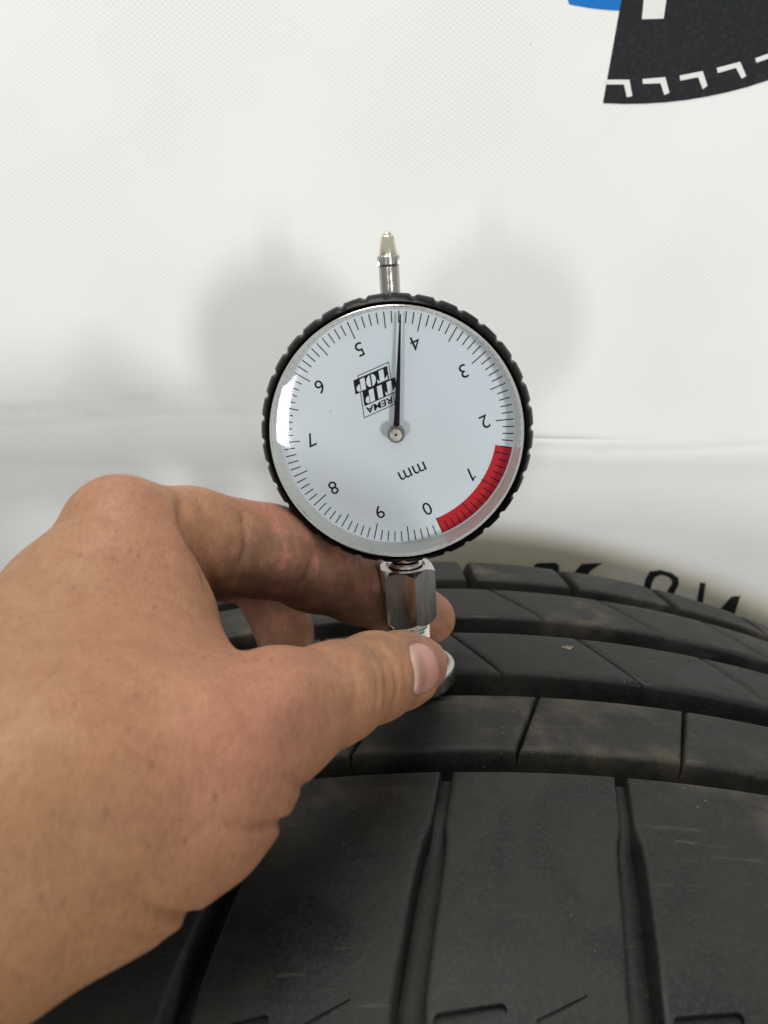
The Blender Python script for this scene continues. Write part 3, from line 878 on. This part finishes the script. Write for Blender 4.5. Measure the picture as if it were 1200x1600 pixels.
# fold where the index finger leaves the hand, tendon hollow
crease([(283, 782), (290, 812), (306, 845), (322, 880), (334, 925)], 10, 1.5, 0, 152)
crease([(308, 775), (325, 812), (345, 838)], 8, .45)
crease([(378, 800), (386, 840), (380, 880), (368, 915)], 6, .75, 140)
crease([(497, 852), (487, 885), (470, 915)], 7, .6, 150)
crease([(580, 880), (583, 915), (582, 950)], 5, .5, 165)
# broad hollows and swellings of the back of the hand
def swell(u, v, rad, amt):
    global disp
    disp += amt * np.exp(-(((U - u) ** 2 + (Vp - v) ** 2) / rad ** 2)) * front
swell(445, 1085, 58, 1.5); swell(535, 1110, 40, -.5); swell(150, 1180, 70, .5); swell(370, 1330, 60, .5); swell(185, 790, 50, .7); swell(300, 990, 80, -.7); swell(330, 1130, 90, .4); swell(130, 1330, 90, -.8); swell(60, 1080, 90, .4); swell(160, 940, 60, -.5)
dd_ = seg_dist(U, Vp, [(690, 1010), (699, 1030), (700, 1052), (690, 1074), (672, 1090)]); disp += .35 * np.exp(-(dd_ / 8.) ** 2) * front
nz = np.sin(hv[:, 0] * .31 + 1.3) * np.sin(hv[:, 1] * .27 + .4) * np.sin(hv[:, 2] * .23) 
disp += .22 * nz
# nail bed
hv_pre = hv + hn * disp[:, None]
nail_px = [(641, 1008), (653, 1004), (667, 1008), (677, 1017), (684, 1030), (687, 1047), (686, 1060), (677, 1074), (667, 1081), (653, 1086), (649.5, 1081), (651, 1068), (650, 1047), (645, 1027)]
crease(nail_px + [nail_px[0]], 4.5, .45, taper='none')
def inpoly(u, v, poly):
    ins = np.zeros(len(u), bool); n = len(poly)
    for i in range(n):
        (x1, y1), (x2, y2) = poly[i], poly[(i + 1) % n]
        c_ = ((y1 > v) != (y2 > v)) & (u < (x2 - x1) * (v - y1) / (y2 - y1 + 1e-12) + x1)
        ins ^= c_
    return ins
hv2 = hv + hn * disp[:, None]
HB = M((-60, 60, 0))   # rests behind the wrist: base of the hand object
hand_w = np.array([[*(M(p) )] for p in cam2mm(hv2)])
hob = bpy.data.objects.new('hand', None)
me = bpy.data.meshes.new('hand'); me.from_pydata((hand_w - np.array(HB)).tolist(), [], hf.tolist()); me.update()
me.polygons.foreach_set('use_smooth', [True] * len(me.polygons)); me.materials.append(SKIN)
# skin tone: red where the flesh is pink, green where tanned, blue where grimy
tone = np.zeros((len(hv), 4)); tone[:, 3] = np.clip((150 - hv[:, 2]) / 25., 0, 1)
def blob(u, v, r): return np.exp(-((U - u) ** 2 + (Vp - v) ** 2) / r ** 2)
red = .6 * blob(430, 1110, 110) + .45 * blob(350, 1220, 160) + .45 * blob(180, 780, 60) + .8 * blob(690, 1040, 40) + .35 * blob(250, 870, 70)
ifing = ((idx + 0) if False else None)
red += 1.0 * (hv[:, 2] > 150) * (U < 640) * (Vp < 945) + .5 * (hv[:, 2] > 176)
tone[:, 0] = np.clip(red, 0, 1)
tone[:, 1] = np.clip(1 - (U + 40) / 330., 0, 1)
tone[:, 2] = np.clip(1.1 * blob(560, 940, 80) + 1. * blob(470, 880, 80) + .9 * blob(390, 890, 70) + .8 * blob(652, 992, 16) + .7 * blob(668, 1092, 22) + .4 * blob(690, 1000, 14), 0, 1)
ca = me.color_attributes.new('tone', 'FLOAT_COLOR', 'POINT'); ca.data.foreach_set('color', tone.ravel())
bpy.data.objects.remove(hob)
hob = bpy.data.objects.new('hand', me); COL.objects.link(hob); hob.location = HB
hob['label'] = 'bare left hand gripping the gauge stem between thumb and index finger'; hob['category'] = 'hand'

# thumbnail: a thin curved plate seated in the nail bed
bvh = BVHTree.FromPolygons([tuple(p) for p in hv_pre.tolist()], [tuple(q) for q in hf.tolist()])
def cast(u, v):
    d = Vector(((u - 600) / FPX, (800 - v) / FPX, 1)).normalized()
    h = bvh.ray_cast(Vector((0, 0, 0)), d); return h[0], h[1]
pc = np.mean(nail_px, 0)
ring = spline(nail_px + [nail_px[0]], 4)[:-1]
V = []; F = []; T = []
NR = 7; n = len(ring)
rings_ = [(1.0, -.7), (1.0, -.16), (.96, -.02), (.85, .10), (.65, .18), (.42, .23), (.2, .25)]
for (k, lift) in rings_:
    for (u, v) in ring:
        uu, vv = pc[0] + (u - pc[0]) * k, pc[1] + (v - pc[1]) * k
        p, nn = cast(uu, vv)
        if p is None: p, nn = cast(pc[0], pc[1])
        if nn.dot(p) > 0: nn = -nn
        q = p + nn * lift
        V.append(np.array(M(cam2mm(np.array(q)))) - np.array(HB))
        lun = np.clip(1 - (uu - (647 + .03 * (vv - 1040))) / 11., 0, 1) * np.clip((vv - 1008) / 12., 0, 1)
        rim_ = 1. if k > .97 else (.55 if k > .9 else 0.)
        edge = rim_ + np.clip((vv - 1066) / 18, 0, 1) * np.clip((uu - 655) / 15, 0, 1)
        T.append((float(lun), float(min(1, edge)), 0, 1))
p, nn = cast(pc[0], pc[1])
if nn.dot(p) > 0: nn = -nn
V.append(np.array(M(cam2mm(np.array(p + nn * .25)))) - np.array(HB)); T.append((0, 0, 0, 1))
for r_ in range(NR - 1):
    for i in range(n): F.append((r_ * n + i, r_ * n + (i + 1) % n, (r_ + 1) * n + (i + 1) % n, (r_ + 1) * n + i))
for i in range(n): F.append(((NR - 1) * n + i, (NR - 1) * n + (i + 1) % n, NR * n))
nl = mesh('fingernail', V, F, NAIL, hob, 180)
ca = nl.data.color_attributes.new('tone', 'FLOAT_COLOR', 'POINT'); ca.data.foreach_set('color', np.array(T).ravel())
fix_normals(nl.data)
nl['label'] = 'pink thumbnail with pale half moon'

# =============================================================================
# a crumb of dried mud lying on the tread
# =============================================================================
p0 = on_tread(887, 1013)
bm = bmesh.new(); bmesh.ops.create_icosphere(bm, subdivisions=3, radius=1.0)
for v in bm.verts:
    n_ = math.sin(v.co.x * 5.1 + 1) * math.sin(v.co.y * 4.3) * math.sin(v.co.z * 5.7 + 2)
    v.co *= 1 + .22 * n_ + .1 * math.sin(v.co.x * 11 + v.co.y * 9)
    v.co.x *= .0014 * (1 + .3 * math.sin(v.co.y * 3)); v.co.y *= .0010; v.co.z *= .00030
me = bpy.data.meshes.new('mud_crumb'); bm.to_mesh(me); bm.free()
k = NT('dried_mud'); g_ = k.noise(900, 4, .6)
k.p(Base_Color=k.mix(k.ramp(g_, .3, .7), C(.10, .082, .055), C(.19, .16, .11)), Roughness=.9, Normal=k.bump(g_, .6, .0002))
me.materials.append(k.m); me.polygons.foreach_set('use_smooth', [True] * len(me.polygons))
o = bpy.data.objects.new('mud_crumb', me); COL.objects.link(o); o.location = M(p0) + Vector((0, 0, .0001))
o['label'] = 'small pale crumb of dried mud on the tread right of the thumb'; o['category'] = 'mud'
